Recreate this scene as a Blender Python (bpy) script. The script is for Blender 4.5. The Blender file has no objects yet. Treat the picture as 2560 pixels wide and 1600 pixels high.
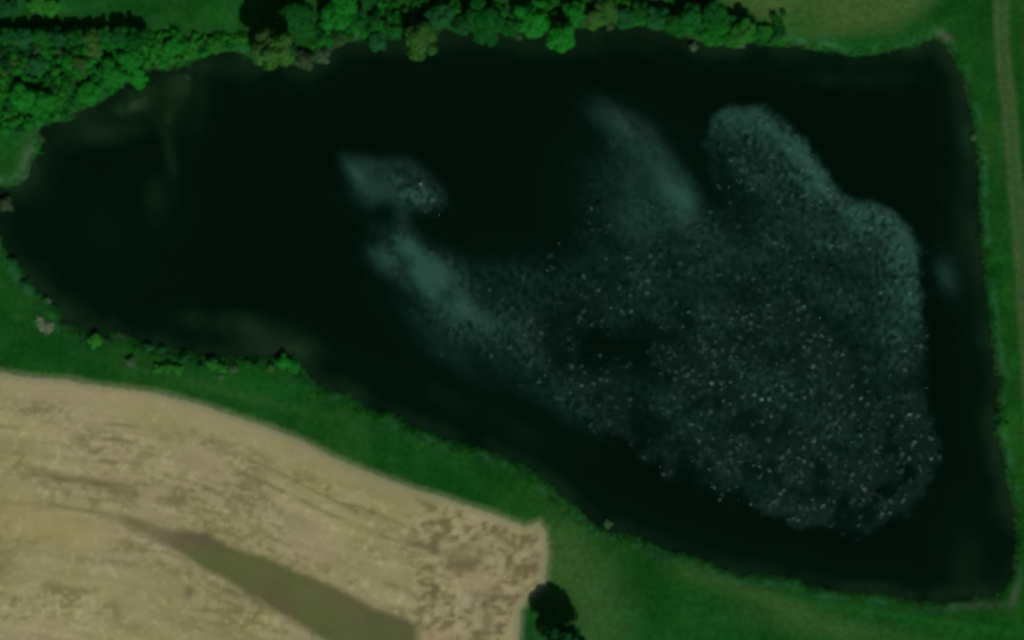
import bpy, math
import numpy as np

S = bpy.context.scene
C = S.collection
R = math.radians
rng = np.random.default_rng(11)

# ------------------------------------------------------------------ camera, sky, sun, exposure
PXM = 8.0                       # map scale used to read the photograph: 8 of its pixels to a metre


def X(px): return (px - 1280.0) / PXM
def Y(py): return (800.0 - py) / PXM


cam = bpy.data.cameras.new('camera')
cam_o = bpy.data.objects.new('camera', cam)
C.objects.link(cam_o)
cam_o.location = (0, 0, 1000)
cam.sensor_width = 36
cam.lens = 36 * 1000 / 320.0
cam.clip_start = 1
cam.clip_end = 8000
S.camera = cam_o

SUN_EL, SUN_AZ = 47.0, 160.0    # azimuth clockwise from north (image top)
w = bpy.data.worlds.new('World')
S.world = w
w.use_nodes = True
nt = w.node_tree
bg = nt.nodes['Background']
sky = nt.nodes.new('ShaderNodeTexSky')
sky.sky_type = 'NISHITA'
sky.sun_disc = False
sky.sun_elevation = R(SUN_EL)
sky.sun_rotation = R(SUN_AZ)
nt.links.new(sky.outputs[0], bg.inputs[0])
bg.inputs[1].default_value = 0.05

sun = bpy.data.lights.new('sun', 'SUN')
sun.energy = 3.6
sun.angle = R(0.5)
sun.color = (1.0, 0.96, 0.89)
sun_o = bpy.data.objects.new('sun', sun)
C.objects.link(sun_o)
sun_o.rotation_euler = (R(90 - SUN_EL), 0, R(180 - SUN_AZ))

S.view_settings.view_transform = 'Standard'
S.view_settings.look = 'None'
S.view_settings.gamma = 1
S.view_settings.exposure = 0.0
S.render.engine = 'CYCLES'
S.render.filter_size = 1.5
S.cycles.filter_width = 4.0     # the photograph is a soft, enlarged aerial picture
S.cycles.use_denoising = True
S.cycles.max_bounces = 6


# ------------------------------------------------------------------ numeric helpers
def fbm(x, y, scale, seed, octaves=3, gain=0.5):
    """smooth value noise in -1..1, lattice cells of `scale` metres"""
    out = np.zeros(np.broadcast(x, y).shape)
    amp, tot = 1.0, 0.0
    for o in range(octaves):
        lat = np.random.default_rng(seed * 31 + o).uniform(-1, 1, (256, 256))
        u = x / scale + 1000.3 + 17.1 * o
        v = y / scale + 1000.7 + 9.7 * o
        iu = np.floor(u).astype(int)
        iv = np.floor(v).astype(int)
        fu = u - iu
        fv = v - iv
        fu = fu * fu * (3 - 2 * fu)
        fv = fv * fv * (3 - 2 * fv)
        a = lat[iu % 256, iv % 256]
        b = lat[(iu + 1) % 256, iv % 256]
        c = lat[iu % 256, (iv + 1) % 256]
        d = lat[(iu + 1) % 256, (iv + 1) % 256]
        out += amp * ((a * (1 - fu) + b * fu) * (1 - fv) + (c * (1 - fu) + d * fu) * fv)
        tot += amp
        amp *= gain
        scale *= 0.5
    return out / tot


def world_pts(pts): return np.array([(X(a), Y(b)) for a, b in pts], dtype=float)


def seg_dist(x, y, pts, closed):
    n = len(pts)
    best = np.full(x.shape, 1e9)
    for i in range(n if closed else n - 1):
        ax, ay = pts[i]
        bx, by = pts[(i + 1) % n]
        dx, dy = bx - ax, by - ay
        L = dx * dx + dy * dy + 1e-12
        t = np.clip(((x - ax) * dx + (y - ay) * dy) / L, 0, 1)
        best = np.minimum(best, (x - ax - t * dx) ** 2 + (y - ay - t * dy) ** 2)
    return np.sqrt(best)


def inside(x, y, pts):
    r = np.zeros(x.shape, bool)
    n = len(pts)
    for i in range(n):
        ax, ay = pts[i]
        bx, by = pts[(i + 1) % n]
        if ay == by:
            continue
        cond = (ay > y) != (by > y)
        r ^= cond & (x < (bx - ax) * (y - ay) / (by - ay) + ax)
    return r


def sd(x, y, pts):
    """signed distance, positive outside"""
    d = seg_dist(x, y, pts, True)
    return np.where(inside(x, y, pts), -d, d)


def sm(a, b, v):
    t = np.clip((v - a) / (b - a), 0, 1)
    return t * t * (3 - 2 * t)


def mixc(c, d, t): return c * (1 - t[..., None]) + np.array(d) * t[..., None]


def spot(x, y, px, py, rx, ry, ang=0):
    """soft elliptical patch in map pixels"""
    c, s = math.cos(R(ang)), math.sin(R(ang))
    dx = (x - X(px)) * PXM
    dy = -(y - Y(py)) * PXM
    u = (dx * c + dy * s) / rx
    v = (-dx * s + dy * c) / ry
    return np.exp(-(u * u + v * v))


# ------------------------------------------------------------------ outlines read off the photograph (pixels)
SHORE = [(-20, 470), (20, 468), (45, 462), (72, 440), (82, 400), (100, 382), (112, 345), (95, 328), (125, 306), (180, 303),
         (190, 282), (230, 262), (262, 250), (290, 222), (340, 192), (385, 172), (420, 178), (470, 160), (500, 142), (540, 128),
         (590, 130), (620, 146), (640, 160), (700, 158), (768, 165), (800, 150), (840, 118), (880, 104), (930, 96), (1000, 98),
         (1060, 96), (1110, 72), (1140, 78), (1200, 80), (1270, 78), (1330, 80), (1400, 86), (1435, 70), (1500, 64),
         (1560, 60), (1610, 60), (1660, 72), (1710, 92), (1745, 104), (1790, 112), (1840, 114), (1880, 106), (1920, 116),
         (1980, 115), (2000, 118), (2050, 127), (2130, 139), (2180, 138), (2230, 125), (2290, 115), (2330, 94), (2350, 102),
         (2370, 130), (2395, 170), (2410, 210), (2420, 260), (2432, 312), (2428, 345), (2440, 370), (2442, 400), (2445, 470),
         (2448, 530), (2452, 590), (2460, 680), (2470, 760), (2480, 860), (2488, 920), (2500, 950), (2490, 990), (2485, 1050),
         (2490, 1090), (2505, 1130), (2515, 1190), (2525, 1240), (2535, 1300), (2541, 1340), (2536, 1400), (2528, 1450),
         (2500, 1484), (2440, 1497), (2380, 1503), (2304, 1508), (2250, 1494), (2182, 1481), (2111, 1478), (2039, 1469),
         (1996, 1449), (1932, 1439), (1854, 1439), (1789, 1417), (1746, 1392), (1700, 1382), (1671, 1379), (1618, 1353),
         (1546, 1331), (1511, 1324), (1475, 1303), (1439, 1264), (1393, 1235), (1339, 1185), (1279, 1153), (1207, 1124),
         (1136, 1106), (1064, 1078), (1029, 1066), (975, 1034), (936, 1030), (896, 1003), (850, 978), (814, 976), (786, 951),
         (757, 923), (746, 890), (678, 892), (607, 896), (553, 893), (500, 891), (464, 875), (411, 868), (357, 862),
         (321, 837), (293, 828), (261, 841), (214, 833), (186, 818), (150, 805), (143, 773), (118, 748), (89, 723),
         (61, 687), (36, 650), (15, 628), (-2, 590), (-12, 540)]
FIELD = [(-900, 905), (-300, 905), (0, 928), (86, 941), (179, 948), (250, 962), (321, 969), (393, 980), (464, 998), (536, 1019), (607, 1044),
         (678, 1067), (768, 1104), (850, 1147), (957, 1190), (1046, 1222), (1118, 1243), (1225, 1279), (1311, 1312),
         (1350, 1302), (1366, 1321), (1373, 1381), (1364, 1464), (1326, 1496), (1303, 1525), (1300, 1600), (1298, 1900), (1295, 2600), (-900, 2600)]
WEDGE = [(250, 1292), (304, 1289), (375, 1310), (411, 1321), (518, 1331), (571, 1362), (661, 1391), (750, 1428), (860, 1475),
         (939, 1521), (1020, 1545), (1042, 1560), (1039, 1640), (1030, 1800), (1000, 1800), (811, 1602), (768, 1571), (696, 1528), (607, 1474), (518, 1421),
         (429, 1371), (368, 1339), (304, 1310)]
MEADOW = [(1790, -400), (1810, 10), (1880, 50), (1960, 75), (2060, 95), (2160, 80), (2240, 62), (2300, 20), (2400, -60), (2420, -400)]
MUD = [(265, 250), (300, 222), (350, 192), (400, 172), (450, 165), (492, 178), (500, 215), (480, 262), (452, 300), (430, 330),
       (405, 322), (380, 300), (350, 298), (320, 305), (290, 300), (240, 285), (225, 268)]
TRACK = [(2505, -400), (2500, 0), (2503, 120), (2520, 260), (2533, 420), (2545, 560), (2556, 700), (2566, 860), (2580, 1100), (2600, 1700)]
SHORE_W, FIELD_W, WEDGE_W, MEADOW_W, MUD_W, TRACK_W = map(world_pts, (SHORE, FIELD, WEDGE, MEADOW, MUD, TRACK))


def shore_sd(x, y):
    return sd(x, y, SHORE_W) + 0.55 * fbm(x, y, 3.0, 3, 3) + 0.25 * fbm(x, y, 1.0, 4, 1)


def land_height(x, y, d=None):
    d = shore_sd(x, y) if d is None else d
    bank = 1.9 * (1 - np.exp(-np.maximum(d, 0) / 2.6))
    bed = -0.55 * np.maximum(-d, 0)
    return np.where(d > 0, bank + 0.12 * np.minimum(d, 1) * fbm(x, y, 12, 7, 3) * 3, np.maximum(bed, -6)) + 0.01


def grass_colour(x, y):
    c = np.zeros(x.shape + (3,)) + np.array((0.0105, 0.056, 0.0125))
    n1 = fbm(x, y, 22, 21, 4)
    n2 = fbm(x, y, 9, 22, 3)
    n3 = fbm(x, y, 60, 23, 2)
    c = mixc(c, (0.026, 0.066, 0.016), sm(0.0, 0.6, n1) * 0.5)
    c = mixc(c, (0.0055, 0.043, 0.011), sm(0.0, 0.55, n2) * 0.45)
    c = mixc(c, (0.010, 0.058, 0.020), sm(0.0, 0.6, n3) * 0.45)
    n4 = fbm(x, y, 4.5, 24, 3, .6)
    c = mixc(c, (0.022, 0.078, 0.018), sm(0.05, 0.6, n4) * 0.45)
    c = mixc(c, (0.004, 0.036, 0.009), sm(0.05, 0.6, -n4) * 0.40)
    # mown hay meadow in the north east
    m = sm(5.0, -5.0, sd(x, y, MEADOW_W) + 2.0 * n2)
    c = mixc(c, (0.078, 0.097, 0.045), m * (0.85 + 0.15 * n1))
    c = mixc(c, (0.020, 0.072, 0.014), spot(x, y, 2010, 60, 50, 45) * 0.7)
    c = mixc(c, (0.009, 0.058, 0.020), spot(x, y, 2130, 108, 130, 24) * 0.8)
    c = mixc(c, (0.006, 0.038, 0.010), spot(x, y, 2380, 15, 70, 20, -30) * 0.7)
    # dry grass beyond the end of the ploughed field
    for a in ((1420, 1400, 60, 95, 0, .85), (1500, 1480, 80, 95, 0, .6), (1930, 1500, 190, 26, 22, .65), (1480, 1590, 90, 60, 0, .5),
              (2110, 1575, 220, 30, 8, .45), (1750, 1440, 80, 20, 22, .4)):
        c = mixc(c, (0.064, 0.088, 0.040), spot(x, y, *a[:5]) * a[5])
    for a in ((1600, 1450, 70, 60, 20, .5), (1250, 1190, 70, 30, 25, .4), (1180, 1230, 100, 25, 22, .4), (2480, 690, 18, 40, 0, .5), (2480, 780, 22, 40, 0, .4),
              (330, 855, 60, 14, 10, .7), (470, 895, 70, 12, 5, .7), (110, 880, 70, 30, 0, .5), (400, 15, 120, 26, 0, .3)):
        c = mixc(c, (0.0035, 0.032, 0.006), spot(x, y, *a[:5]) * a[5])
    for a in ((2482, 650, 45, 9, -12, .6), (2510, 1080, 30, 40, 0, .5), (1440, 1275, 55, 12, 38, .8), (2300, 1545, 260, 8, 8, .6),
              (130, 15, 90, 18, 8, .8), (560, 40, 50, 30, 0, .5), (620, 960, 140, 30, 8, .35), (40, 330, 60, 50, 0, .4)):
        c = mixc(c, (0.016, 0.096, 0.022), spot(x, y, *a[:5]) * a[5])
    c = mixc(c, (0.040, 0.075, 0.032), spot(x, y, 590, 985, 260, 14, 14) * 0.5)
    # farm track along the east side: two pale wheel ruts and a worn crown
    d = seg_dist(x, y, TRACK_W, False) + 0.25 * fbm(x, y, 5, 30, 2)
    t = sm(3.3, 1.6, d)
    c = mixc(c, (0.056, 0.080, 0.044), t * (0.8 + 0.2 * n2))
    rut = np.exp(-((d - 1.35) / 0.5) ** 2)
    c = mixc(c, (0.078, 0.090, 0.060), rut * 0.55 * sm(-.5, .4, n2))
    east = sm(0, 4, x - np.interp(-y, -TRACK_W[:, 1], TRACK_W[:, 0]) - 4)
    c = mixc(c, (0.020, 0.062, 0.016), east * 0.7)
    return c * np.array((0.62, 1.0, 0.55))


def ground_colour(x, y, d):
    c = grass_colour(x, y)
    # bare or thinly grown bank just above the water
    n = fbm(x, y, 7, 40, 3)
    b = sm(1.5, 0.1, d) * sm(-0.2, 0.4, n)
    c = mixc(c, (0.022, 0.030, 0.016), b * 0.6)
    lip = np.exp(-((d - 2.0) / 1.1) ** 2) * sm(-0.3, 0.3, fbm(x, y, 5, 41, 2))
    c = mixc(c, (0.018, 0.098, 0.032), lip * 0.75)
    for a in ((2362, 92, 20, 9, 40, .9), (2535, 1485, 9, 34, 15, .8), (2440, 1512, 70, 8, -3, .7), (70, 420, 22, 60, 10, .5),
              (10, 515, 22, 34, 0, .9), (115, 335, 14, 14, 0, .7), (305, 840, 14, 9, 30, .6), (460, 187, 12, 8, 0, 1.0)):
        c = mixc(c, (0.060, 0.078, 0.050), spot(x, y, *a[:5]) * a[5])
    # green-grey stubble margin fading into the ploughed land
    f = sd(x, y, FIELD_W)
    c = mixc(c, (0.115, 0.145, 0.066), sm(2.2, -0.3, f) * 0.75)
    c[d < 0] = (0.006, 0.010, 0.006)
    return c


def field_colour(x, y):
    f = sd(x, y, FIELD_W)
    n1 = fbm(x, y, 26, 50, 4)
    n2 = fbm(x, y, 6, 51, 3)
    c = np.zeros(x.shape + (3,)) + np.array((0.264, 0.241, 0.114))
    c = mixc(c, (0.285, 0.245, 0.145), sm(-0.1, 0.5, n1) * 0.6)
    c = mixc(c, (0.205, 0.200, 0.088), sm(-0.1, 0.5, -n1) * 0.6)
    c = mixc(c, (0.275, 0.250, 0.140), sm(0.1, 0.6, n2) * 0.5)
    # the pass direction follows the curved north edge: rows are lines of equal distance from it
    ang = 0.35
    u = x * math.cos(ang) - y * math.sin(ang)
    edge = -f
    rows = fbm(u, edge * 3.1, 10, 55, 2)
    blot = fbm(x * .8, y * 1.35, 2.8, 53, 3)
    blot2 = fbm(u * 0.5, edge * 1.7, 2.3, 54, 3)
    where = sm(-0.30, 0.40, fbm(u, edge * 3, 24, 56, 2) + 0.35 * fbm(x, y, 9, 57, 2))
    near = sm(4, 10, edge)
    dark = np.maximum(sm(0.12, 0.42, blot), sm(0.10, 0.40, blot2)) * where * near
    c = mixc(c, (0.148, 0.136, 0.058), np.clip(dark * (0.75 + .3 * rows), 0, 1) * 0.85)
    sp1 = sm(0.20, 0.5, fbm(x * .8, y * 1.1, 1.9, 66, 2)) * near
    c = mixc(c, (0.150, 0.138, 0.058), sp1 * (0.12 + 0.6 * where) * 0.8)
    c = mixc(c, (0.345, 0.325, 0.170), sm(0.3, 0.6, fbm(x, y, 1.5, 67, 2)) * near * 0.6)
    st = fbm(u * 0.12, edge * 0.9, 2.2, 68, 3)
    c = c * (1 + 0.20 * st * near)[..., None]
    # long thin darker passes
    for e0, w0 in ((17, .7), (24, .6), (31, .8), (12, .45), (40, .8), (48, .7)):
        line = np.exp(-((edge - e0 + 1.2 * fbm(u, edge * 0, 14, 60 + int(e0), 2)) / w0) ** 2) * sm(-0.25, 0.3, fbm(u, edge * 0 + e0, 11, 80, 2))
        c = mixc(c, (0.140, 0.125, 0.055), line * 0.7 * sm(0.3, 1, 1 + n2))
    # the roughly worked head of the field
    end = sm(X(990), X(1080), x + 3 * n2) * sm(1.5, 4, edge)
    big = fbm(x * 1.0 - y * .2, y * 1.4, 3.2, 58, 3, .65)
    c = mixc(c, (0.120, 0.100, 0.048), end * sm(0.0, 0.38, big) * 0.85)
    c = mixc(c, (0.340, 0.300, 0.175), end * sm(0.0, 0.5, -big) * 0.55)
    for a in ((1150, 1400, 34, 34, 10, .7), (1100, 1335, 42, 10, 24, .7), (1050, 1365, 40, 9, 22, .6), (1260, 1345, 45, 10, 28, .8), (1220, 1560, 16, 60, 8, .6),
              (1230, 1490, 60, 12, 10, .6), (1335, 1395, 22, 18, 0, .5), (1200, 1390, 14, 40, 0, .5), (150, 1195, 110, 11, 6, .75), (270, 1215, 60, 14, 22, .6),
              (330, 1230, 26, 22, 40, .5), (290, 1520, 12, 26, -20, .5), (473, 1478, 12, 16, 0, .8), (340, 1300, 60, 8, 18, .6)):
        c = mixc(c, (0.120, 0.102, 0.048), spot(x + .5 * n2, y + 1.4 * blot, *a[:5]) * a[5])
    for a in ((140, 1325, 150, 28, 4, .8), (40, 1270, 70, 30, 0, .5), (110, 1070, 60, 12, 5, .4)):
        c = mixc(c, (0.280, 0.238, 0.092), spot(x, y, *a[:5]) * a[5])
    for a in ((780, 1380, 40, 22, 20, .6), (1090, 1590, 40, 20, 0, .7), (1190, 1450, 60, 20, 22, .5), (300, 985, 90, 12, 12, .5)):
        c = mixc(c, (0.300, 0.225, 0.140), spot(x, y, *a[:5]) * a[5])
    # a tapering strip left under dull green cover
    g = sd(x, y, WEDGE_W) + 0.4 * n2
    t = sm(1.6, -1.6, g) * (0.35 + 0.65 * sm(X(270), X(520), x))
    wc = np.zeros(c.shape) + np.array((0.092, 0.102, 0.038))
    wc = mixc(wc, (0.105, 0.083, 0.046), sm(-.1, .4, fbm(x, y, 12, 59, 2)) * 0.7)
    wc = mixc(wc, (0.078, 0.098, 0.038), sm(-.1, .4, fbm(x, y, 10, 62, 2)) * 0.7)
    tip = sm(X(430), X(330), x)
    c = c * (1 - t[..., None]) + wc * t[..., None] * 1.0
    c = mixc(c, (0.145, 0.125, 0.052), t * tip * .7)
    # grey-green rim where it meets the grass
    c = mixc(c, (0.150, 0.180, 0.095), np.exp(-((edge - 0.8) / 1.1) ** 2) * 0.6)
    c = mixc(c, (0.090, 0.115, 0.048), sm(0.7, -0.4, edge) * 0.7)
    return c


# ------------------------------------------------------------------ mesh and material helpers
def node_mat(name, rough=0.9, spec=0.02):
    m = bpy.data.materials.new(name)
    m.use_nodes = True
    n, l = m.node_tree.nodes, m.node_tree.links
    p = n['Principled BSDF']
    p.inputs['Roughness'].default_value = rough
    p.inputs['Specular IOR Level'].default_value = spec
    return m, n, l, p


def add(n, t, **kw):
    k = n.new(t)
    for a, v in kw.items():
        if a in k.inputs.keys():
            k.inputs[a].default_value = v
        else:
            setattr(k, a, v)
    return k


def math_node(n, l, op, a, b=None, clamp=False):
    k = n.new('ShaderNodeMath')
    k.operation = op
    k.use_clamp = clamp
    for i, v in enumerate((a, b)):
        if v is None:
            continue
        if isinstance(v, (int, float)):
            k.inputs[i].default_value = v
        else:
            l.new(v, k.inputs[i])
    return k.outputs[0]


def earth_mat(name, fine, amount, bump, dist):
    """zone colours from the mesh, broken up by procedural grain"""
    m, n, l, p = node_mat(name)
    at = add(n, 'ShaderNodeAttribute', attribute_name='zone')
    tc = n.new('ShaderNodeTexCoord')
    nz = n.new('ShaderNodeTexNoise')
    nz.inputs['Scale'].default_value = fine
    nz.inputs['Detail'].default_value = 4
    l.new(tc.outputs['Object'], nz.inputs['Vector'])
    mr = n.new('ShaderNodeMapRange')
    mr.inputs[1].default_value = 0.3
    mr.inputs[2].default_value = 0.7
    mr.inputs[3].default_value = 1 - amount
    mr.inputs[4].default_value = 1 + amount
    l.new(nz.outputs[0], mr.inputs[0])
    mx = n.new('ShaderNodeVectorMath')
    mx.operation = 'SCALE'
    l.new(at.outputs['Color'], mx.inputs[0])
    l.new(mr.outputs[0], mx.inputs['Scale'])
    l.new(mx.outputs[0], p.inputs['Base Color'])
    b = n.new('ShaderNodeBump')
    b.inputs['Strength'].default_value = bump
    b.inputs['Distance'].default_value = dist
    l.new(nz.outputs[0], b.inputs['Height'])
    l.new(b.outputs[0], p.inputs['Normal'])
    return m


def sheet(name, xs, ys, zfun, keep, attrs, mat):
    """a grid mesh over xs x ys keeping the quads where keep() holds"""
    gx, gy = np.meshgrid(xs, ys, indexing='ij')
    z = zfun(gx, gy)
    k = keep(gx, gy) if keep else np.ones(gx.shape, bool)
    nx, ny = gx.shape
    q = k[:-1, :-1] & k[1:, :-1] & k[1:, 1:] & k[:-1, 1:]
    idx = np.arange(nx * ny).reshape(nx, ny)
    quads = np.stack([idx[:-1, :-1][q], idx[1:, :-1][q], idx[1:, 1:][q], idx[:-1, 1:][q]], 1)
    used = np.zeros(nx * ny, bool)
    used[quads.ravel()] = True
    remap = np.cumsum(used) - 1
    quads = remap[quads]
    co = np.stack([gx, gy, z], -1).reshape(-1, 3)[used]
    me = raw_mesh(name, co, quads)
    for an, fn in attrs.items():
        v = fn(gx, gy).reshape(-1, 3)[used]
        a = me.color_attributes.new(an, 'FLOAT_COLOR', 'POINT')
        a.data.foreach_set('color', np.concatenate([np.clip(v, 0, 4), np.ones((len(v), 1))], 1).astype(np.float32).ravel())
    me.materials.append(mat)
    o = bpy.data.objects.new(name, me)
    C.objects.link(o)
    o['kind'] = 'structure'
    return o


def raw_mesh(name, co, quads, smooth=True):
    me = bpy.data.meshes.new(name)
    me.vertices.add(len(co))
    me.vertices.foreach_set('co', np.asarray(co, np.float32).ravel())
    k = quads.shape[1]
    me.loops.add(quads.size)
    me.loops.foreach_set('vertex_index', quads.astype(np.int32).ravel())
    me.polygons.add(len(quads))
    me.polygons.foreach_set('loop_start', (np.arange(len(quads)) * k).astype(np.int32))
    me.polygons.foreach_set('loop_total', np.full(len(quads), k, np.int32))
    me.polygons.foreach_set('use_smooth', np.full(len(quads), smooth, bool))
    me.update(calc_edges=True)
    return me


# ------------------------------------------------------------------ ground, field, mudflat
far = np.array([-4000, -2500, -1500, -900, -600, -420, -320, -260, -215, -190], float)
xs = np.concatenate([far, np.arange(-178, 178.01, 0.55), -far[::-1]])
ys = np.concatenate([far + 60, np.arange(-116, 116.01, 0.55), -far[::-1] - 60])
GROUND_MAT = earth_mat('meadow_grass', 0.7, 0.22, 0.5, 0.25)
sheet('ground', xs, ys, lambda x, y: land_height(x, y), None,
      {'zone': lambda x, y: ground_colour(x, y, shore_sd(x, y))}, GROUND_MAT)

fx = np.arange(-262, 13, 0.45)
fy = np.concatenate([[-215, -200, -185, -170, -155, -140, -128], np.arange(-118, -10, 0.45)])
FIELD_MAT = earth_mat('ploughed_stubble', 2.2, 0.13, 0.6, 0.2)
sheet('field', fx, fy, lambda x, y: land_height(x, y) + 0.07,
      lambda x, y: sd(x, y, FIELD_W) + 0.35 * fbm(x, y, 2.5, 90, 2) < 0,
      {'zone': field_colour}, FIELD_MAT)


def mud_colour(x, y):
    c = np.zeros(x.shape + (3,)) + np.array((0.0030, 0.0125, 0.0040))
    c = mixc(c, (0.013, 0.040, 0.016), spot(x, y, 335, 262, 44, 24, -35) * 1.0)
    c = mixc(c, (0.009, 0.024, 0.009), spot(x, y, 450, 215, 36, 40) * .9)
    c = mixc(c, (0.055, 0.120, 0.070), spot(x, y, 466, 188, 13, 8) * .9)
    c = mixc(c, (0.008, 0.022, 0.008), spot(x, y, 425, 300, 14, 30) * .9)
    c = mixc(c, (0.002, 0.010, 0.003), sm(0.0, 0.5, fbm(x, y, 3, 91, 3)) * .6)
    e = sd(x, y, MUD_W) + 1.6 * fbm(x, y, 5, 93, 3)
    return mixc(c, (0.0026, 0.0100, 0.0042), sm(-3.4, -0.2, e))


MUD_MAT = earth_mat('wet_mud', 1.5, 0.2, 0.4, 0.1)
sheet('mudflat', np.arange(X(215), X(510), 0.4), np.arange(Y(345), Y(150), 0.4),
      lambda x, y: 0.03 + 0.05 * sm(0, -4, sd(x, y, MUD_W)) + 0.02 * fbm(x, y, 3, 92, 2),
      lambda x, y: sd(x, y, MUD_W) + 1.6 * fbm(x, y, 5, 93, 3) < 0, {'zone': mud_colour}, MUD_MAT)

# ------------------------------------------------------------------ water: calm and nearly black, wind-ruffled where the glints are
BIG = world_pts([(1530, 330), (1600, 330), (1655, 345), (1700, 400), (1750, 470), (1775, 500), (1800, 500), (1775, 430), (1745, 350), (1780, 290),
                 (1840, 266), (1885, 264), (1940, 282), (1990, 325), (2040, 385), (2075, 440), (2130, 492), (2190, 506), (2235, 530),
                 (2270, 570), (2290, 620), (2308, 680), (2312, 780), (2306, 900), (2318, 960), (2340, 1050), (2345, 1110),
                 (2330, 1180), (2332, 1240), (2290, 1270), (2235, 1295), (2180, 1330), (2090, 1345), (2010, 1318), (1930, 1275),
                 (1850, 1240), (1750, 1215), (1660, 1170), (1570, 1115), (1480, 1060), (1380, 1000), (1290, 940), (1190, 900),
                 (1110, 850), (1030, 760), (975, 690), (955, 630), (990, 590), (1090, 600), (1210, 630), (1330, 630), (1440, 600),
                 (1470, 520), (1480, 420)])
RIM = world_pts([(1800, 290), (1860, 278), (1920, 300), (1975, 345), (2030, 410), (2075, 465), (2150, 510), (2215, 530), (2255, 590), (2280, 660), (2292, 760)])
STREAK = world_pts([(1515, 285), (1560, 315), (1610, 345), (1650, 400), (1690, 455), (1725, 500)])
LOBE = world_pts([(975, 625), (1030, 650), (1075, 700), (1115, 745), (1150, 785)])
LOBE2 = world_pts([(1220, 800), (1290, 830), (1320, 880), (1350, 960), (1420, 1010), (1490, 1060)])
CHANNEL = world_pts([(1740, 260), (1755, 340), (1795, 430), (1835, 510), (1850, 560)])
PATCH = world_pts([(862, 392), (880, 398), (905, 392), (940, 396), (1010, 402), (1060, 425), (1100, 470), (1106, 515), (1080, 528), (1040, 522), (1000, 508), (960, 500),
                   (930, 510), (890, 480), (860, 430)])


def streak(x, y, wob):
    """a gust mark: crisp on its north east side, feathered to the south west"""
    d = seg_dist(x, y, STREAK, False) + 0.4 * wob
    side = ((x - X(1650)) * (Y(500) - Y(310)) - (y - Y(400)) * (X(1760) - X(1600)))     # sign: which side of the streak line
    wid = np.where(side < 0, 4.2, 6.2)
    fade = sm(X(1500), X(1560), x) * 0.5 + 0.5
    return 0.62 * np.exp(-(d / wid) ** 2 * 1.1) * fade * sm(X(1800), X(1700), x) * (0.85 + .25 * fbm(x, y, 9, 120, 2))


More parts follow.
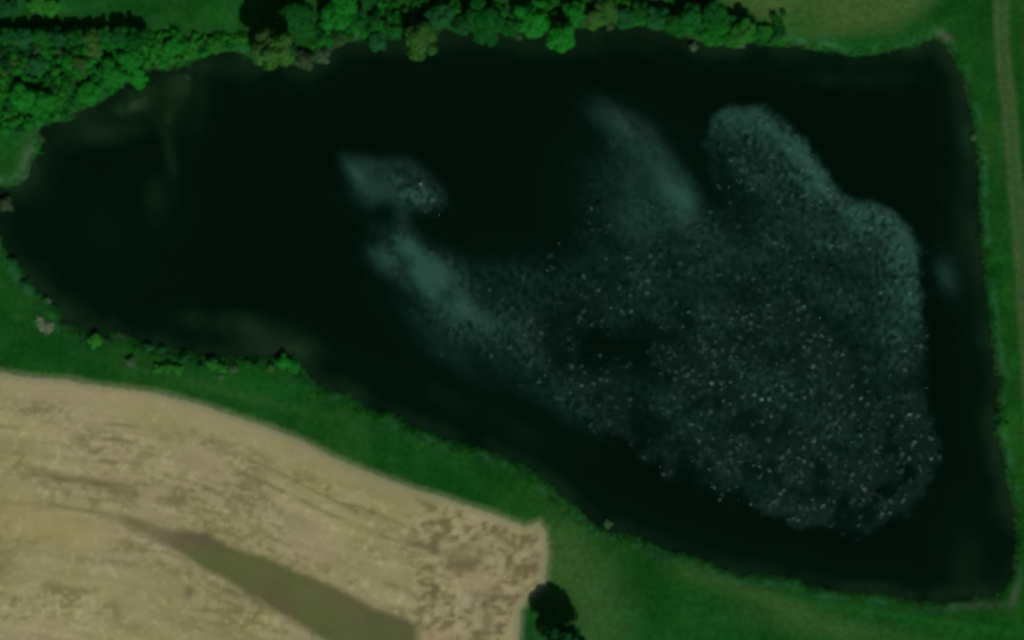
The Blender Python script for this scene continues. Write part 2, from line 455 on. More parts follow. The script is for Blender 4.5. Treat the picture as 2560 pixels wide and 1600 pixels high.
def wind(x, y):
    """R: pale wind sheen painted into the base colour / even ruffle, G: glinting wavelets, B: brownish shallows"""
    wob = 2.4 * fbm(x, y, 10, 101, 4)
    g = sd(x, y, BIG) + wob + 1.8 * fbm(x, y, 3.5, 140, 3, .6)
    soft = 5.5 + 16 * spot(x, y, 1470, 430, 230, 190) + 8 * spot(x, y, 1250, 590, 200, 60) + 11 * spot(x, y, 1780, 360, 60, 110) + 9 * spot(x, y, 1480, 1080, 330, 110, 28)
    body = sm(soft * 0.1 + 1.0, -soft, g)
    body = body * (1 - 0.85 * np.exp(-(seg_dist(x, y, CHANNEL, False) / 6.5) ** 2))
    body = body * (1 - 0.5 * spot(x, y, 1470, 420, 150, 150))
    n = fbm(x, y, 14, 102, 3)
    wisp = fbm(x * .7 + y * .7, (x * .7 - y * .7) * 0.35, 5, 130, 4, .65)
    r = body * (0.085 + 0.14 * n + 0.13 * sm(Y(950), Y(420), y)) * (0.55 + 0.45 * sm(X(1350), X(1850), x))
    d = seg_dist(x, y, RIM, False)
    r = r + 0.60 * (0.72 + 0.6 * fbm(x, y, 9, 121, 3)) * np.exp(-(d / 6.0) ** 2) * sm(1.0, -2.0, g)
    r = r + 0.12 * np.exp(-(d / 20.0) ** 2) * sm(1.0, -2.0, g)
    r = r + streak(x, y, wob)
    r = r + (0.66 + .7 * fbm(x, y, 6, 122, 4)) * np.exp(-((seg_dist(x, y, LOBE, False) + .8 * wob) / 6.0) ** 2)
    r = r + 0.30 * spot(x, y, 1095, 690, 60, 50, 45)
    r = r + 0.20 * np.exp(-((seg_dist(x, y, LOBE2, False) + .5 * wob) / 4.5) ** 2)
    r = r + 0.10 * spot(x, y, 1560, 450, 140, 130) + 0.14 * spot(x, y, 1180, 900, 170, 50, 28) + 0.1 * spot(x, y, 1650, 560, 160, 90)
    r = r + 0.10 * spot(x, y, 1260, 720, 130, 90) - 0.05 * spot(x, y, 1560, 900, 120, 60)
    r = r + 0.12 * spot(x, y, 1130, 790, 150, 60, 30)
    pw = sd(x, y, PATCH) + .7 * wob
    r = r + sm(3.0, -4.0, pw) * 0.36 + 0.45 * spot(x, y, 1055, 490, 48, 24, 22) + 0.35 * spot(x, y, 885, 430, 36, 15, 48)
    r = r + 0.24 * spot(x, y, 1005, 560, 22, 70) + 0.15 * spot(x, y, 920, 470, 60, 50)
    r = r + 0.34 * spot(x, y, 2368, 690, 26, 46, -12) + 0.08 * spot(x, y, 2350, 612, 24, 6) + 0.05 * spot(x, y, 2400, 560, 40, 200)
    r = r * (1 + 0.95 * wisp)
    # glinting wavelets: thicker to the east and south
    east = sm(X(1150), X(1750), x)
    south = sm(Y(520), Y(1050), y)
    patchy = sm(-0.45, 0.25, fbm(x, y, 7, 103, 3))
    frayed = sm(2.0, -4.0, g + 3.5 * fbm(x, y, 5, 131, 2) - 1.0)
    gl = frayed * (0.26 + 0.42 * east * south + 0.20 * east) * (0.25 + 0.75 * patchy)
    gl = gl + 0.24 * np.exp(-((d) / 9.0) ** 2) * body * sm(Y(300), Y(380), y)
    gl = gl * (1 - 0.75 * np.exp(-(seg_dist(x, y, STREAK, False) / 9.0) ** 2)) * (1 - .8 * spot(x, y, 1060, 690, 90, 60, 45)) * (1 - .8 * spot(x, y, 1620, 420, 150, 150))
    gl = gl * (1 - .5 * spot(x, y, 1400, 620, 110, 50)) * (1 - .4 * spot(x, y, 1250, 950, 130, 60, 28)) + 0.16 * body * spot(x, y, 1260, 760, 160, 110) * (1 - .5 * spot(x, y, 1840, 300, 50, 40))
    gl = gl + 0.85 * spot(x, y, 1050, 488, 55, 30, 20) + 0.4 * spot(x, y, 1000, 430, 34, 22) + 0.35 * spot(x, y, 893, 440, 14, 14)
    gl = gl + 0.9 * spot(x, y, 1106, 886, 6, 9)
    # shallow, silty places
    b = 0.3 * spot(x, y, 200, 330, 130, 36, -8) + 0.3 * spot(x, y, 480, 260, 60, 80) + 0.12 * spot(x, y, 250, 560, 220, 160) + 0.45 * spot(x, y, 420, 360, 16, 90, -10) + 0.25 * spot(x, y, 390, 500, 30, 60) + 0.5 * spot(x, y, 580, 800, 110, 26, 6) + 0.3 * spot(x, y, 620, 840, 140, 30, 14)
    b = b + 0.3 * spot(x, y, 300, 330, 90, 30, -10) + 0.35 * spot(x, y, 560, 160, 80, 25) + 0.25 * spot(x, y, 720, 860, 100, 30, 20) + 0.25 * spot(x, y, 150, 780, 60, 40)
    b = b + 0.22 * spot(x, y, 2160, 200, 130, 22) + 0.2 * spot(x, y, 1250, 120, 330, 22, 0) + .22 * spot(x, y, 2420, 1400, 60, 120) + 0.16 * spot(x, y, 2405, 300, 25, 120, -12)
    b = b + 0.35 * spot(x, y, 2350, 1490, 110, 22) + 0.2 * spot(x, y, 1180, 1020, 240, 30, 24) + .2 * spot(x, y, 2420, 560, 30, 160)
    sh = shore_sd(x, y)
    b = b + (0.42 * sm(-6, 0, sh) + 0.22 * sm(-13, -2, sh)) * (0.6 + .4 * fbm(x, y, 20, 104, 2))
    return np.stack([np.clip(r, 0, 1.2), np.clip(gl, 0, 1), np.clip(b * (1 + .9 * fbm(x, y, 9, 105, 4)), 0, 1)], -1)


m, n, l, p = node_mat('reservoir_water', 0.08, 0.5)
p.inputs['IOR'].default_value = 1.333
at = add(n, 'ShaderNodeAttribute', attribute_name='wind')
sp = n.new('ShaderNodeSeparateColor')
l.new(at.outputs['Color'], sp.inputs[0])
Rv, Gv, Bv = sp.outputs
tc = n.new('ShaderNodeTexCoord')


def noise(scale, detail, rough=0.5, vec=None):
    k = n.new('ShaderNodeTexNoise')
    k.inputs['Scale'].default_value = scale
    k.inputs['Detail'].default_value = detail
    k.inputs['Roughness'].default_value = rough
    l.new(vec or tc.outputs['Object'], k.inputs['Vector'])
    return k.outputs[0]


def mixcol(f, a, b):
    k = n.new('ShaderNodeMix')
    k.data_type = 'RGBA'
    if isinstance(a, tuple):
        k.inputs[6].default_value = (*a, 1)
    else:
        l.new(a, k.inputs[6])
    k.inputs[7].default_value = (*b, 1)
    l.new(f, k.inputs[0])
    return k.outputs[2]


mp = n.new('ShaderNodeMapping')
mp.inputs['Scale'].default_value = (1.0, 0.66, 1.0)
l.new(tc.outputs['Object'], mp.inputs['Vector'])
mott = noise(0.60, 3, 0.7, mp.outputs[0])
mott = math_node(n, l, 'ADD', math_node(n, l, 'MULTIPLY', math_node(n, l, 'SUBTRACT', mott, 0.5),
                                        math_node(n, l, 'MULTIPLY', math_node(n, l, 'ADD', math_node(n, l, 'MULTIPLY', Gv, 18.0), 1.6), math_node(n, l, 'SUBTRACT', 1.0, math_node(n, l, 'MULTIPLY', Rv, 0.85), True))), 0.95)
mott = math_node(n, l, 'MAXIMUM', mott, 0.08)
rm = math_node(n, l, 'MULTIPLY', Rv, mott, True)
c1 = mixcol(rm, (0.0002, 0.0042, 0.0010), (0.021, 0.065, 0.048))  # pale teal paints the mottled sheen of ruffled water into the base colour
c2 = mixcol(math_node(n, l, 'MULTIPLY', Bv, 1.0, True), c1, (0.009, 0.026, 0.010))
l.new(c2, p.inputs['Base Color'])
l.new(math_node(n, l, 'ADD', math_node(n, l, 'MULTIPLY', Gv, 0.5, True), 0.3), p.inputs['Specular IOR Level'])
p.inputs['Specular Tint'].default_value = (0.52, 1.0, 0.84, 1)
# roughness grows where wind ruffles the surface
rg = math_node(n, l, 'ADD', math_node(n, l, 'MULTIPLY', math_node(n, l, 'MAXIMUM', rm, Gv, True), 0.45), 0.10)
rg = math_node(n, l, 'MINIMUM', rg, 0.31)
l.new(rg, p.inputs['Roughness'])
# wavelets: single steep-sided lumps of water scattered over a gentle chop
wob = noise(1.1, 2, 0.5, mp.outputs[0])


def wavelets(scale, height, share, offset, radius):
    m2 = n.new('ShaderNodeMapping')
    m2.inputs['Location'].default_value = offset
    warp = n.new('ShaderNodeTexNoise')
    warp.inputs['Scale'].default_value = 0.9
    l.new(mp.outputs[0], warp.inputs['Vector'])
    wm = n.new('ShaderNodeVectorMath')
    wm.operation = 'MULTIPLY_ADD'
    l.new(warp.outputs['Color'], wm.inputs[0])
    wm.inputs[1].default_value = (2.2, 2.2, 0)
    l.new(mp.outputs[0], wm.inputs[2])
    l.new(wm.outputs[0], m2.inputs['Vector'])
    v = n.new('ShaderNodeTexVoronoi')
    v.voronoi_dimensions = '2D'
    v.inputs['Scale'].default_value = scale
    l.new(m2.outputs[0], v.inputs['Vector'])
    sc = n.new('ShaderNodeSeparateColor')
    l.new(v.outputs['Color'], sc.inputs[0])
    mr = n.new('ShaderNodeMapRange')
    mr.interpolation_type = 'SMOOTHERSTEP'
    l.new(v.outputs['Distance'], mr.inputs[0])
    mr.inputs[1].default_value = 0.0
    mr.inputs[2].default_value = radius
    mr.inputs[3].default_value = height
    mr.inputs[4].default_value = 0.0
    gate = math_node(n, l, 'LESS_THAN', sc.outputs[0], math_node(n, l, 'MULTIPLY', Gv, share))
    vary = math_node(n, l, 'ADD', math_node(n, l, 'MULTIPLY', math_node(n, l, 'POWER', sc.outputs[1], 1.4), 0.95), 0.18)
    return math_node(n, l, 'MULTIPLY', math_node(n, l, 'MULTIPLY', mr.outputs[0], vary), gate)


chop = math_node(n, l, 'MULTIPLY', wob, math_node(n, l, 'ADD', math_node(n, l, 'MULTIPLY', Gv, 0.08), 0.01))
hh = math_node(n, l, 'ADD', chop, math_node(n, l, 'ADD', wavelets(0.32, 0.70, 0.72, (0, 0, 0), 0.34), math_node(n, l, 'ADD', wavelets(0.42, 0.44, 0.62, (31.3, 12.7, 0), 0.30), wavelets(0.62, 0.26, 0.42, (77.7, 51.1, 0), 0.28))))
bp = n.new('ShaderNodeBump')
bp.inputs['Strength'].default_value = 1.0
bp.inputs['Distance'].default_value = 1.0
l.new(hh, bp.inputs['Height'])
l.new(bp.outputs[0], p.inputs['Normal'])
WATER_MAT = m
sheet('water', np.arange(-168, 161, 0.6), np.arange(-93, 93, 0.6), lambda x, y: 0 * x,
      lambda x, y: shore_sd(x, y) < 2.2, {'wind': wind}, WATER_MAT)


# ------------------------------------------------------------------ vegetation
def leaf_mat(name, col, var=0.35, sat=1.0):
    m, n, l, p = node_mat(name, 0.75, 0.04)
    oi = n.new('ShaderNodeObjectInfo')
    tc = n.new('ShaderNodeTexCoord')
    nz = n.new('ShaderNodeTexNoise')
    nz.inputs['Scale'].default_value = 0.9
    nz.inputs['Detail'].default_value = 2
    l.new(tc.outputs['Object'], nz.inputs['Vector'])
    geo = n.new('ShaderNodeNewGeometry')
    v = math_node(n, l, 'ADD', math_node(n, l, 'MULTIPLY', nz.outputs[0], var * 1.6), 1.0 - var * 1.3)
    v = math_node(n, l, 'ADD', v, math_node(n, l, 'MULTIPLY', geo.outputs['Random Per Island'], var))
    v = math_node(n, l, 'MULTIPLY', v, math_node(n, l, 'ADD', math_node(n, l, 'MULTIPLY', oi.outputs['Random'], 0.35), 0.82))
    sc = n.new('ShaderNodeVectorMath')
    sc.operation = 'SCALE'
    sc.inputs[0].default_value = col
    l.new(v, sc.inputs['Scale'])
    l.new(sc.outputs[0], p.inputs['Base Color'])
    tr = n.new('ShaderNodeBsdfTranslucent')
    l.new(sc.outputs[0], tr.inputs[0])
    mx = n.new('ShaderNodeMixShader')
    mx.inputs[0].default_value = 0.25
    l.new(p.outputs[0], mx.inputs[1])
    l.new(tr.outputs[0], mx.inputs[2])
    l.new(mx.outputs[0], n['Material Output'].inputs[0])
    return m


LEAF = {'bright': leaf_mat('bright_leaves', (0.010, 0.165, 0.014)),
        'mid': leaf_mat('green_leaves', (0.008, 0.100, 0.014)),
        'blue': leaf_mat('bluish_leaves', (0.012, 0.098, 0.026)),
        'olive': leaf_mat('olive_leaves', (0.032, 0.108, 0.018)),
        'lime': leaf_mat('lime_leaves', (0.022, 0.170, 0.016)),
        'pale': leaf_mat('pale_leaves', (0.060, 0.135, 0.062)),
        'dark': leaf_mat('dark_leaves', (0.005, 0.050, 0.009)),
        'grey': leaf_mat('grey_brown_twigs', (0.040, 0.078, 0.032))}
BARK, n_, l_, p_ = node_mat('rough_bark', 0.9, 0.1)
nz_ = n_.new('ShaderNodeTexNoise')
nz_.inputs['Scale'].default_value = 6
cr_ = n_.new('ShaderNodeValToRGB')
cr_.color_ramp.elements[0].color = (0.03, 0.022, 0.014, 1)
cr_.color_ramp.elements[1].color = (0.10, 0.08, 0.055, 1)
l_.new(nz_.outputs[0], cr_.inputs[0])
l_.new(cr_.outputs[0], p_.inputs['Base Color'])


def leaf_cloud(lobes, per, size, rg):
    """quads spread over the lobes of a crown; lobes = (x, y, z, r)"""
    P, N = [], []
    for (x, y, z, r) in lobes:
        k = max(12, int(per * r * r))
        v = rg.normal(size=(k, 3))
        v /= np.linalg.norm(v, axis=1)[:, None]
        v[:, 2] = np.where(v[:, 2] < -0.35, -v[:, 2], v[:, 2])
        rad = r * rg.uniform(0.62, 1.06, k) ** 0.7
        P.append(np.array((x, y, z)) + v * rad[:, None] * np.array((1, 1, 0.85)))
        N.append(v)
    P = np.concatenate(P)
    N = np.concatenate(N)
    N = N + rg.normal(scale=0.45, size=N.shape) + np.array((0, 0, 0.25))
    N /= np.linalg.norm(N, axis=1)[:, None]
    a = np.cross(N, rg.normal(size=N.shape))
    a /= np.linalg.norm(a, axis=1)[:, None]
    b = np.cross(N, a)
    s = size * rg.uniform(0.6, 1.25, (len(P), 1))
    t = s * rg.uniform(0.55, 1.0, (len(P), 1))
    co = np.stack([P - a * s, P - b * t, P + a * s, P + b * t], 1).reshape(-1, 3)
    return co, np.arange(len(co)).reshape(-1, 4)


def crown_lobes(rg, r, h, nl):
    """a lumpy dome of radius r whose foliage runs from 0.3 h to h"""
    out = [(0, 0, h * 0.66, r * 0.62)]
    for i in range(nl):
        a = 2 * math.pi * (i + rg.uniform(-.35, .35)) / nl * 1.0 + (i % 2) * 0.3
        ring = r * rg.uniform(0.40, 0.74)
        rr = r * rg.uniform(0.24, 0.42)
        out.append((ring * math.cos(a), ring * math.sin(a), h * rg.uniform(0.42, 0.80), rr))
    for i in range(max(2, nl // 3)):
        a = rg.uniform(0, 6.28)
        out.append((r * .3 * math.cos(a), r * .3 * math.sin(a), h * rg.uniform(.78, .88), r * rg.uniform(.22, .34)))
    return out


def limb(co, fa, p0, p1, r0, r1, k=6):
    p0, p1 = np.array(p0, float), np.array(p1, float)
    d = p1 - p0
    d /= np.linalg.norm(d)
    a = np.cross(d, (0.3, 0.9, 0.1))
    a /= np.linalg.norm(a)
    b = np.cross(d, a)
    i0 = len(co)
    for q, r in ((p0, r0), (p1, r1)):
        for j in range(k):
            t = 2 * math.pi * j / k
            co.append(q + r * (a * math.cos(t) + b * math.sin(t)))
    for j in range(k):
        fa.append((i0 + j, i0 + (j + 1) % k, i0 + k + (j + 1) % k, i0 + k + j))


CROWNS, TRUNKS, BUSHES, STEMS = [], [], [], []
for s in range(5):
    rg = np.random.default_rng(200 + s)
    R0, H0 = 5.0, 9.5
    lb = crown_lobes(rg, R0, H0, 11)
    CROWNS.append(raw_mesh('crown', *leaf_cloud(lb, 95, 0.36, rg), smooth=False))
    co, fa = [], []
    limb(co, fa, (0, 0, -0.6), (0.1, 0.05, H0 * .38), 0.34, 0.24, 8)
    limb(co, fa, (0.1, 0.05, H0 * .38), (0, 0, H0 * .72), 0.24, 0.1, 8)
    for q in lb[1:9]:
        limb(co, fa, (0.08, 0.04, H0 * rg.uniform(.3, .42)), (q[0] * .9, q[1] * .9, q[2]), 0.14, 0.04)
    TRUNKS.append(raw_mesh('trunk', np.array(co), np.array(fa)))
for s in range(4):
    rg = np.random.default_rng(300 + s)
    R0, H0 = 2.0, 2.6
    lb = crown_lobes(rg, R0, H0, 7)
    BUSHES.append(raw_mesh('foliage', *leaf_cloud(lb, 230, 0.2, rg), smooth=False))
    co, fa = [], []
    for q in lb[:6]:
        limb(co, fa, (q[0] * .08, q[1] * .08, -0.25), (q[0] * .7, q[1] * .7, q[2] * .9), 0.06, 0.02)
    STEMS.append(raw_mesh('stem', np.array(co), np.array(fa)))
for me in CROWNS + BUSHES:
    me.materials.append(LEAF['mid'])
for me in TRUNKS + STEMS:
    me.materials.append(BARK)


def child(name, me, parent, mat):
    o = bpy.data.objects.new(name, me)
    C.objects.link(o)
    o.parent = parent
    o.material_slots[0].link = 'OBJECT'
    o.material_slots[0].material = mat
    return o


def plant(kind, px, py, rpx, mat, label, group, squash=1.0, tall=1.0, base=None):
    """one tree or bush: crown centred at the pixel, radius in pixels"""
    tree = kind == 'tree'
    x, y, r = X(px), Y(py), rpx * (1.08 if tree else 1.0) / PXM
    k = rng.integers(0, 5 if tree else 4)
    s = r / (5.0 if tree else 2.0)
    hs = s * rng.uniform(0.92, 1.12) * tall
    H = (9.5 if tree else 2.6) * hs
    x -= x / 1000.0 * H * 0.65          # the tall crown leans outward in a camera this high
    y -= y / 1000.0 * H * 0.65
    z = float(land_height(np.array([x]), np.array([y]))[0])
    o = bpy.data.objects.new('tree' if tree else 'bush', None)
    C.objects.link(o)
    o.empty_display_size = 0.5
    o.location = (x, y, max(z, 0.05) if base is None else base)
    o.rotation_euler = (0, 0, rng.uniform(0, 6.28))
    o.scale = (s * squash, s / squash, hs)
    o['label'] = label
    o['category'] = kind
    o['group'] = group
    if tree:
        child('crown', CROWNS[k], o, LEAF[mat])
        child('trunk', TRUNKS[k], o, BARK)
    else:
        child('foliage', BUSHES[k], o, LEAF[mat])
        child('stem', STEMS[k], o, BARK)
    return o


NB = 'trees along the north bank'
for t in (
    (682, 122, 54, 'olive', 'broad olive green tree whose black shadow fills the bank behind, left of the brown brush', 1.1, 1.35),
    (735, 42, 46, 'mid', 'dull green round tree just right of the big black shadow at the top', 1.0, .9),
    (850, 32, 46, 'bright', 'vivid green wide tree at the top edge above the grey brown leafless tree', 1.2, .8),
    (893, 52, 28, 'mid', 'mid green tree tucked against the right side of the vivid wide tree', 1.0, .8),
    (945, 105, 24, 'blue', 'narrow bluish green tree leaning over the water left of the olive crown', 1.0, .8),
    (938, 60, 20, 'mid', 'small dark green tree behind the narrow bluish one', 1.0, .8),
    (988, 78, 20, 'mid', 'small yellowish green tree squeezed between the bluish and the olive crowns', 1.0, .8),
    (1052, 102, 46, 'olive', 'pale olive dome shaped tree hanging far out over the dark water', 1.0, .9),
    (1098, 44, 36, 'blue', 'bluish green tree right behind the olive dome', 1.2, .8),
    (1150, 66, 24, 'blue', 'small bluish tree on the bank left of the wide dull crown', 1.1, .8),
    (1212, 52, 52, 'mid', 'wide flat looking dull green tree on the middle of the north bank', 1.15, .8),
    (1276, 72, 22, 'mid', 'small muted tree wedged left of the brightest crown', 1.0, .8),
    (1330, 48, 47, 'bright', 'brightest green tree of the bank, large and round', 1.0, 1.0),
    (1402, 92, 38, 'bright', 'bright green tree jutting out over the water, lowest point of the row', .95, 1.0),
    (1436, 32, 30, 'bright', 'small bright tree up the bank above right of the jutting one', 1.0, .9),
    (1482, 50, 28, 'olive', 'small yellow green tree between two bright ones near the middle', 1.0, .7),
    (1520, 30, 32, 'olive', 'dull olive tree at the top edge above the small brown bush', 1.2, .6),
    (1566, 46, 28, 'blue', 'bluish tree at the waterline right of the small brown bush', 1.0, .8),
    (1600, 30, 26, 'mid', 'dark small tree between the bluish tree and the round grey green one', 1.0, .8),
    (1642, 46, 32, 'blue', 'round grey green tree where the bank starts to slope right', 1.1, .8),
    (1690, 62, 32, 'mid', 'mid green tree just left of the dark notch in the bank', 1.0, .8),
    (1735, 44, 34, 'mid', 'dark green tree up the bank above the dark notch', 1.1, 1.0),
    (1778, 40, 36, 'mid', 'large green tree throwing the black shadow at the top edge', 1.0, 1.1),
    (1785, 86, 33, 'bright', 'bright bluish green tree just right of the dark notch', 1.0, .8),
    (1832, 98, 24, 'lime', 'lime green tree with the yellowest foliage low at the water', 1.0, .8),
    (1858, 78, 32, 'lime', 'lime green tree below the angular black shadow', 1.1, 1.0),
    (1818, 62, 26, 'mid', 'dark green tree in the gap behind the two lime trees', 1.0, .8),
):
    plant('tree', t[0], t[1], t[2], t[3], t[4], NB, t[5], t[6])
plant('tree', 1414, 1614, 58, 'blue', 'lone dark bluish tree at the bottom edge beside the end of the ploughed field', 'lone trees', 1.0, 1.12)

for b in (
    (850, 95, 24, 'grey', 'grey brown leafless tree just under the vivid wide crown'),
    (826, 82, 15, 'grey', 'small grey twiggy bush on the upper left of the leafless tree'),
    (765, 150, 30, 'grey', 'brown twiggy thicket bush overhanging the water right of the olive tree'),
    (806, 140, 22, 'pale', 'greyish pale bush at the right end of the brown brush'),
    (728, 128, 22, 'blue', 'small dim bush between the olive tree and the brown brush'),
    (1524, 66, 14, 'grey', 'small brown bush alone at the waterline under the dull olive tree'),
    (1232, 86, 12, 'grey', 'tiny brown bush under the wide dull tree, at the waterline'),
    (1296, 92, 12, 'grey', 'tiny brown bush under the brightest tree, at the waterline'),
    (1735, 118, 13, 'pale', 'tiny pale bush standing apart in the water below the dark notch'),
    (1852, 110, 13, 'pale', 'tiny pale bush at the foot of the lime trees'),
    (1922, 74, 17, 'mid', 'small speckled dark bush right of the angular shadow'),
    (1936, 96, 18, 'blue', 'low bluish bush ending the tree row on the right'),
    (1905, 98, 17, 'mid', 'low green bush at the water between the lime trees and the row end'),
    (1880, 60, 14, 'mid', 'small dark bush in the angular black shadow'),
):
    plant('bush', b[0], b[1], b[2], b[3], b[4], 'bushes along the north bank', 1.0, 1.0, 0.1)
for b in (
    (238, 853, 19, 'lime', 'bright lime bush standing alone on the south west bank'),
    (372, 870, 13, 'blue', 'dim bluish bush on the bank above the long bright clump'),
    (405, 874, 13, 'blue', 'dim bluish bush at the water, right neighbour of another dim one'),
    (328, 905, 15, 'pale', 'pale soft bush on the grass left of the long bright clump'),
    (395, 923, 14, 'lime', 'left end bush of the long bright clump on the south bank'),
    (420, 921, 17, 'lime', 'middle and brightest bush of the long clump on the south bank'),
    (447, 924, 15, 'lime', 'right end bush of the long bright clump on the south bank'),
    (462, 899, 15, 'blue', 'bluish bush sloping to the water above right of the long clump'),
    (502, 921, 13, 'mid', 'muted bush between the long clump and the lime pair'),
    (533, 912, 17, 'lime', 'larger bush of the lime pair on the south bank'),
    (556, 923, 14, 'lime', 'smaller bush of the lime pair on the south bank'),
    (587, 922, 13, 'pale', 'pale green round bush just right of the lime pair'),
    (620, 909, 9, 'pale', 'tiny whitish bush at the waterline of the south bank'),
    (642, 918, 13, 'mid', 'dull green bush right of the tiny whitish one'),
    (678, 920, 13, 'olive', 'olive bush just left of the tallest south bank bush'),
    (709, 905, 21, 'bright', 'tall vivid bush at the corner where the south bank turns down'),
    (735, 918, 16, 'bright', 'vivid bush at the very tip of the south bank corner'),
    (552, 942, 9, 'pale', 'tiny pale bush on the grass below the lime pair'),
    (1520, 1310, 13, 'pale', 'lone pale grey green bush on the south bank beyond the end of the field'),
    (1506, 1334, 8, 'olive', 'tiny olive bush at the foot of the lone pale one'),
    (2434, 343, 9, 'pale', 'tiny pale bush at a nick in the upper east shore'),
    (2508, 1066, 15, 'lime', 'bright bush on the lower east bank where the shore bends'),
    (2497, 1036, 9, 'mid', 'tiny green bush above the bright one on the east bank'),
    (14, 512, 24, 'grey', 'greyish bush at the left edge of the picture above the inlet'),
    (118, 752, 13, 'pale', 'pale bush on the west bank above the heap of pale rubble'),
    (30, 660, 16, 'blue', 'bluish bush on the west bank near the left edge'),
    (62, 715, 15, 'blue', 'bluish bush on the west bank halfway to the pale rubble'),
):
    plant('bush', b[0], b[1], b[2], b[3], b[4], 'bushes along the shore', 1.0, 0.62)
for t in (
    (325, 150, 30, 'bright', 'vivid tree in the thicket below the deepest black shadow'),
    (280, 185, 38, 'bright', 'broad vivid tree in the middle of the north west thicket'),
    (345, 195, 26, 'bright', 'vivid tree of the thicket nearest to the mudflat'),
    (235, 125, 24, 'olive', 'olive tinted tree in the upper middle of the thicket'),
    (205, 160, 22, 'olive', 'olive tinted tree left of the broad vivid one'),
    (60, 245, 34, 'bright', 'broad vivid tree low at the left side of the thicket'),
    (110, 262, 34, 'bright', 'broad vivid tree just above the west inlet'),
    (225, 235, 30, 'bright', 'vivid tree at the lower rim of the thicket right of the dark square gap'),
    (95, 165, 24, 'blue', 'greyish tree on the left half of the thicket, duller than its neighbours'),
    (435, 118, 24, 'bright', 'bright tree in the narrow east tail of the thicket'),
    (540, 112, 22, 'lime', 'lime tree at the east end of the thicket, near the pool corner'),
    (480, 128, 18, 'lime', 'small lime tree between the two bright ones of the thicket tail'),
    (20, 22, 26, 'blue', 'grey green tree in the top left corner'),
    (95, 10, 26, 'lime', 'light green tree at the top edge near the left corner'),
    (130, 22, 22, 'lime', 'light green tree hugging the shadow line near the top left'),
):
    plant('tree', t[0], t[1], t[2], t[3], t[4], 'trees rising from the north west thicket', 1.0, .62)

for i, t in enumerate((
    (-18, 96, 26, 'mid', 'dark tree cut by the left edge of the picture on the shadow line'),
    (22, 92, 23, 'mid', 'leftmost whole tree of the tall dark row along the black shadow line'),
    (62, 94, 24, 'blue', 'second tree from the left in the tall dark row, slightly bluish'),
    (104, 90, 22, 'mid', 'third tree from the left in the tall dark row on the shadow line'),
    (146, 94, 25, 'blue', 'fourth tree from the left in the tall row, grey green with pale top'),
    (186, 90, 23, 'mid', 'middle tree of the tall dark row on the shadow line'),
    (226, 94, 24, 'olive', 'olive tree of the tall row on the shadow line'),
    (264, 88, 22, 'mid', 'third tree from the right in the tall dark row'),
    (302, 92, 26, 'mid', 'second tree from the right in the tall dark row'),
    (343, 96, 27, 'mid', 'rightmost tree of the tall dark row, where the shadow line ends'),
)):
    plant('tree', t[0], t[1], t[2], t[3], t[4], 'tall dark row along the top of the thicket', 1.0, 1.1)

# the thicket itself: a tangle nobody could count
THICK = world_pts([(-150, 80), (0, 84), (90, 82), (180, 84), (300, 82), (345, 84), (400, 84), (470, 92), (560, 92), (630, 96), (640, 125), (600, 122),
                   (560, 118), (500, 138), (450, 155), (380, 168), (320, 200), (280, 228), (215, 258), (170, 288), (110, 300), (60, 330), (0, 330), (-150, 340)])
rg = np.random.default_rng(5)
cos, fcs, mats, base = [], [], [], 0
names = ['bright', 'mid', 'blue', 'olive', 'lime', 'dark']
px = rg.uniform(-150, 640, 12000)
py = rg.uniform(55, 340, 12000)
ok = inside(X(px), Y(py), THICK)
px, py = px[ok], py[ok]
taken = []
for a, b in zip(px, py):
    if 172 < a < 224 and 196 < b < 242 or any((a - c) ** 2 + (b - d) ** 2 < 13 ** 2 for c, d in taken):
        continue
    taken.append((a, b))
for a, b in taken:
    r = rg.uniform(0.9, 2.4)
    x, y = X(a), Y(b)
    h = r * rg.uniform(0.9, 1.4)
    co, q = leaf_cloud(crown_lobes(rg, r, h, 5), 40, 0.30, rg)
    z = max(float(land_height(np.array([x]), np.array([y]))[0]), 0)
    cos.append(co + np.array((x, y, z)))
    fcs.append(q + base)
    base += len(co)
    lush = b > 185 - 0.35 * a + rg.normal(0, 22)
    pick = rg.choice([0, 0, 0, 1, 4] if lush else [1, 5, 1, 5, 2, 5, 3, 0])
    mats.append(np.full(len(q), pick))
me = raw_mesh('thicket', np.concatenate(cos), np.concatenate(fcs), smooth=False)
for k in names:
    me.materials.append(LEAF[k])
me.polygons.foreach_set('material_index', np.concatenate(mats).astype(np.int32))
o = bpy.data.objects.new('thicket', me)
C.objects.link(o)
o['kind'] = 'stuff'
o['label'] = 'dense tangled green thicket filling the land north west of the inlet'
o['category'] = 'thicket'

# low scrub that ties the bank trees together
cos, fcs, mats, base = [], [], [], 0
for i in range(620):
    a = rg.uniform(770, 1960)
    lo = np.interp(a, [770, 900, 1100, 1300, 1450, 1600, 1700, 1800, 1960], [120, 84, 60, 72, 58, 54, 72, 96, 104])
    b = lo - abs(rg.normal(0, 26)) + 2
    if b < -20:
        continue
    r = rg.uniform(0.8, 2.1)
    x, y = X(a), Y(b)
    co, q = leaf_cloud(crown_lobes(rg, r, r * rg.uniform(.8, 1.5), 5), 42, 0.28, rg)
    z = max(float(land_height(np.array([x]), np.array([y]))[0]), 0)
    cos.append(co + np.array((x, y, z)))
    fcs.append(q + base)
    base += len(co)
    mats.append(np.full(len(q), rg.choice([0, 0, 1, 1, 4, 5])))
me = raw_mesh('bank_scrub', np.concatenate(cos), np.concatenate(fcs), smooth=False)
for k in names:
    me.materials.append(LEAF[k])
me.polygons.foreach_set('material_index', np.concatenate(mats).astype(np.int32))
o = bpy.data.objects.new('bank_scrub', me)
C.objects.link(o)
o['kind'] = 'stuff'
o['label'] = 'low green scrub filling the gaps between the trees of the north bank'
o['category'] = 'scrub'

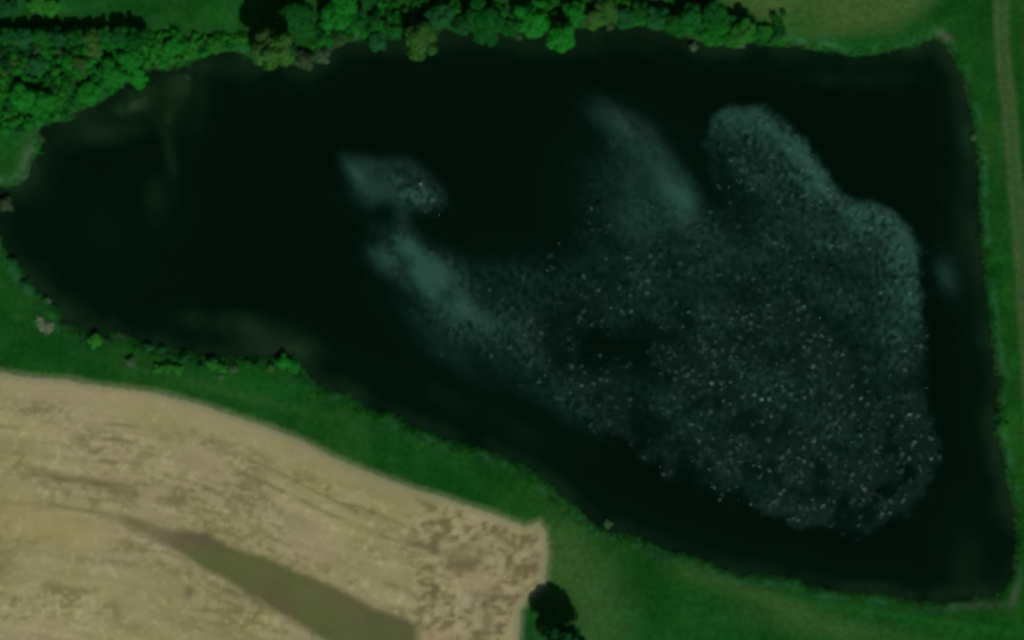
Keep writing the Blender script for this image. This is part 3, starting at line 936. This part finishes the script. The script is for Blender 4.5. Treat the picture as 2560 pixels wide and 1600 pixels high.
# reeds and weeds along the waterline
cos, fcs, base = [], [], 0
P = SHORE_W
for i in range(len(P)):
    a, b = P[i], P[(i + 1) % len(P)]
    L = np.linalg.norm(b - a)
    nn = np.array((-(b - a)[1], (b - a)[0])) / L
    south = a[1] < Y(780) and a[0] < X(1700)
    for s in np.arange(0, L, 0.45 if south else 0.8):
        if rg.random() < 0.3:
            continue
        q = a + (b - a) * s / L
        mid = sd(np.array([q[0] + nn[0]]), np.array([q[1] + nn[1]]), P)[0]
        out = nn if mid > 0 else -nn
        q = q + out * rg.uniform(-0.5, 3.4 if south else 2.0)
        z = max(float(land_height(np.array([q[0]]), np.array([q[1]]))[0]), 0)
        r = rg.uniform(0.3, 1.15)
        co, f = leaf_cloud([(0, 0, r * .6, r)], 40, 0.16, rg)
        cos.append(co + np.array((q[0], q[1], z)))
        fcs.append(f + base)
        base += len(co)
me = raw_mesh('bank_weeds', np.concatenate(cos), np.concatenate(fcs), smooth=False)
me.materials.append(LEAF['bright'])
me.materials.append(LEAF['mid'])
me.polygons.foreach_set('material_index', (np.arange(len(me.polygons)) // 60 % 2).astype(np.int32))
o = bpy.data.objects.new('bank_weeds', me)
C.objects.link(o)
o['kind'] = 'stuff'
o['label'] = 'ragged green weeds along the waterline all round the reservoir'
o['category'] = 'weeds'

# heap of pale rubble on the west bank
ROCK = earth_mat('pale_rubble', 3.0, 0.3, 0.6, 0.1)
ROCK.node_tree.nodes['Attribute'].attribute_name = 'zone'
cos, fcs, base = [], [], 0
cube = np.array([(x, y, z) for x in (-1, 1) for y in (-1, 1) for z in (-1, 1)], float)
cf = np.array([(0, 1, 3, 2), (4, 6, 7, 5), (0, 4, 5, 1), (2, 3, 7, 6), (0, 2, 6, 4), (1, 5, 7, 3)])
cx, cy = X(117), Y(803)
zb = float(land_height(np.array([cx]), np.array([cy]))[0])
for i in range(230):
    t = rg.uniform(0, 1)
    ang = R(150 + 190 * t)
    rad = rg.normal(2.0, 0.55)
    x, y = cx + 0.95 * rad * math.cos(ang), cy + 1.25 * rad * math.sin(ang)
    s = rg.uniform(0.15, 0.42)
    v = cube * s * rg.uniform(.6, 1.2, 3) + rg.normal(scale=s * .15, size=(8, 3))
    th = rg.uniform(0, 6.28)
    c_, s_ = math.cos(th), math.sin(th)
    v = v @ np.array(((c_, s_, 0), (-s_, c_, 0), (0, 0, 1)))
    z = float(land_height(np.array([x]), np.array([y]))[0])
    cos.append(v + np.array((x - cx, y - cy, max(z, 0) - zb + s * .5 + rg.uniform(0, .3))))
    fcs.append(cf + base)
    base += 8
me = raw_mesh('rubble_heap', np.concatenate(cos), np.concatenate(fcs), smooth=False)
ca = me.color_attributes.new('zone', 'FLOAT_COLOR', 'POINT')
cc = np.repeat(rg.uniform(.75, 1.25, (len(me.vertices) // 8, 1)), 8, 0) * np.array((0.088, 0.132, 0.068))
ca.data.foreach_set('color', np.concatenate([cc, np.ones((len(cc), 1))], 1).astype(np.float32).ravel())
me.materials.append(ROCK)
o = bpy.data.objects.new('rubble_heap', me)
C.objects.link(o)
o.location = (cx, cy, zb)
o['label'] = 'crescent heap of pale beige rubble on the west bank by the water'
o['category'] = 'rubble heap'
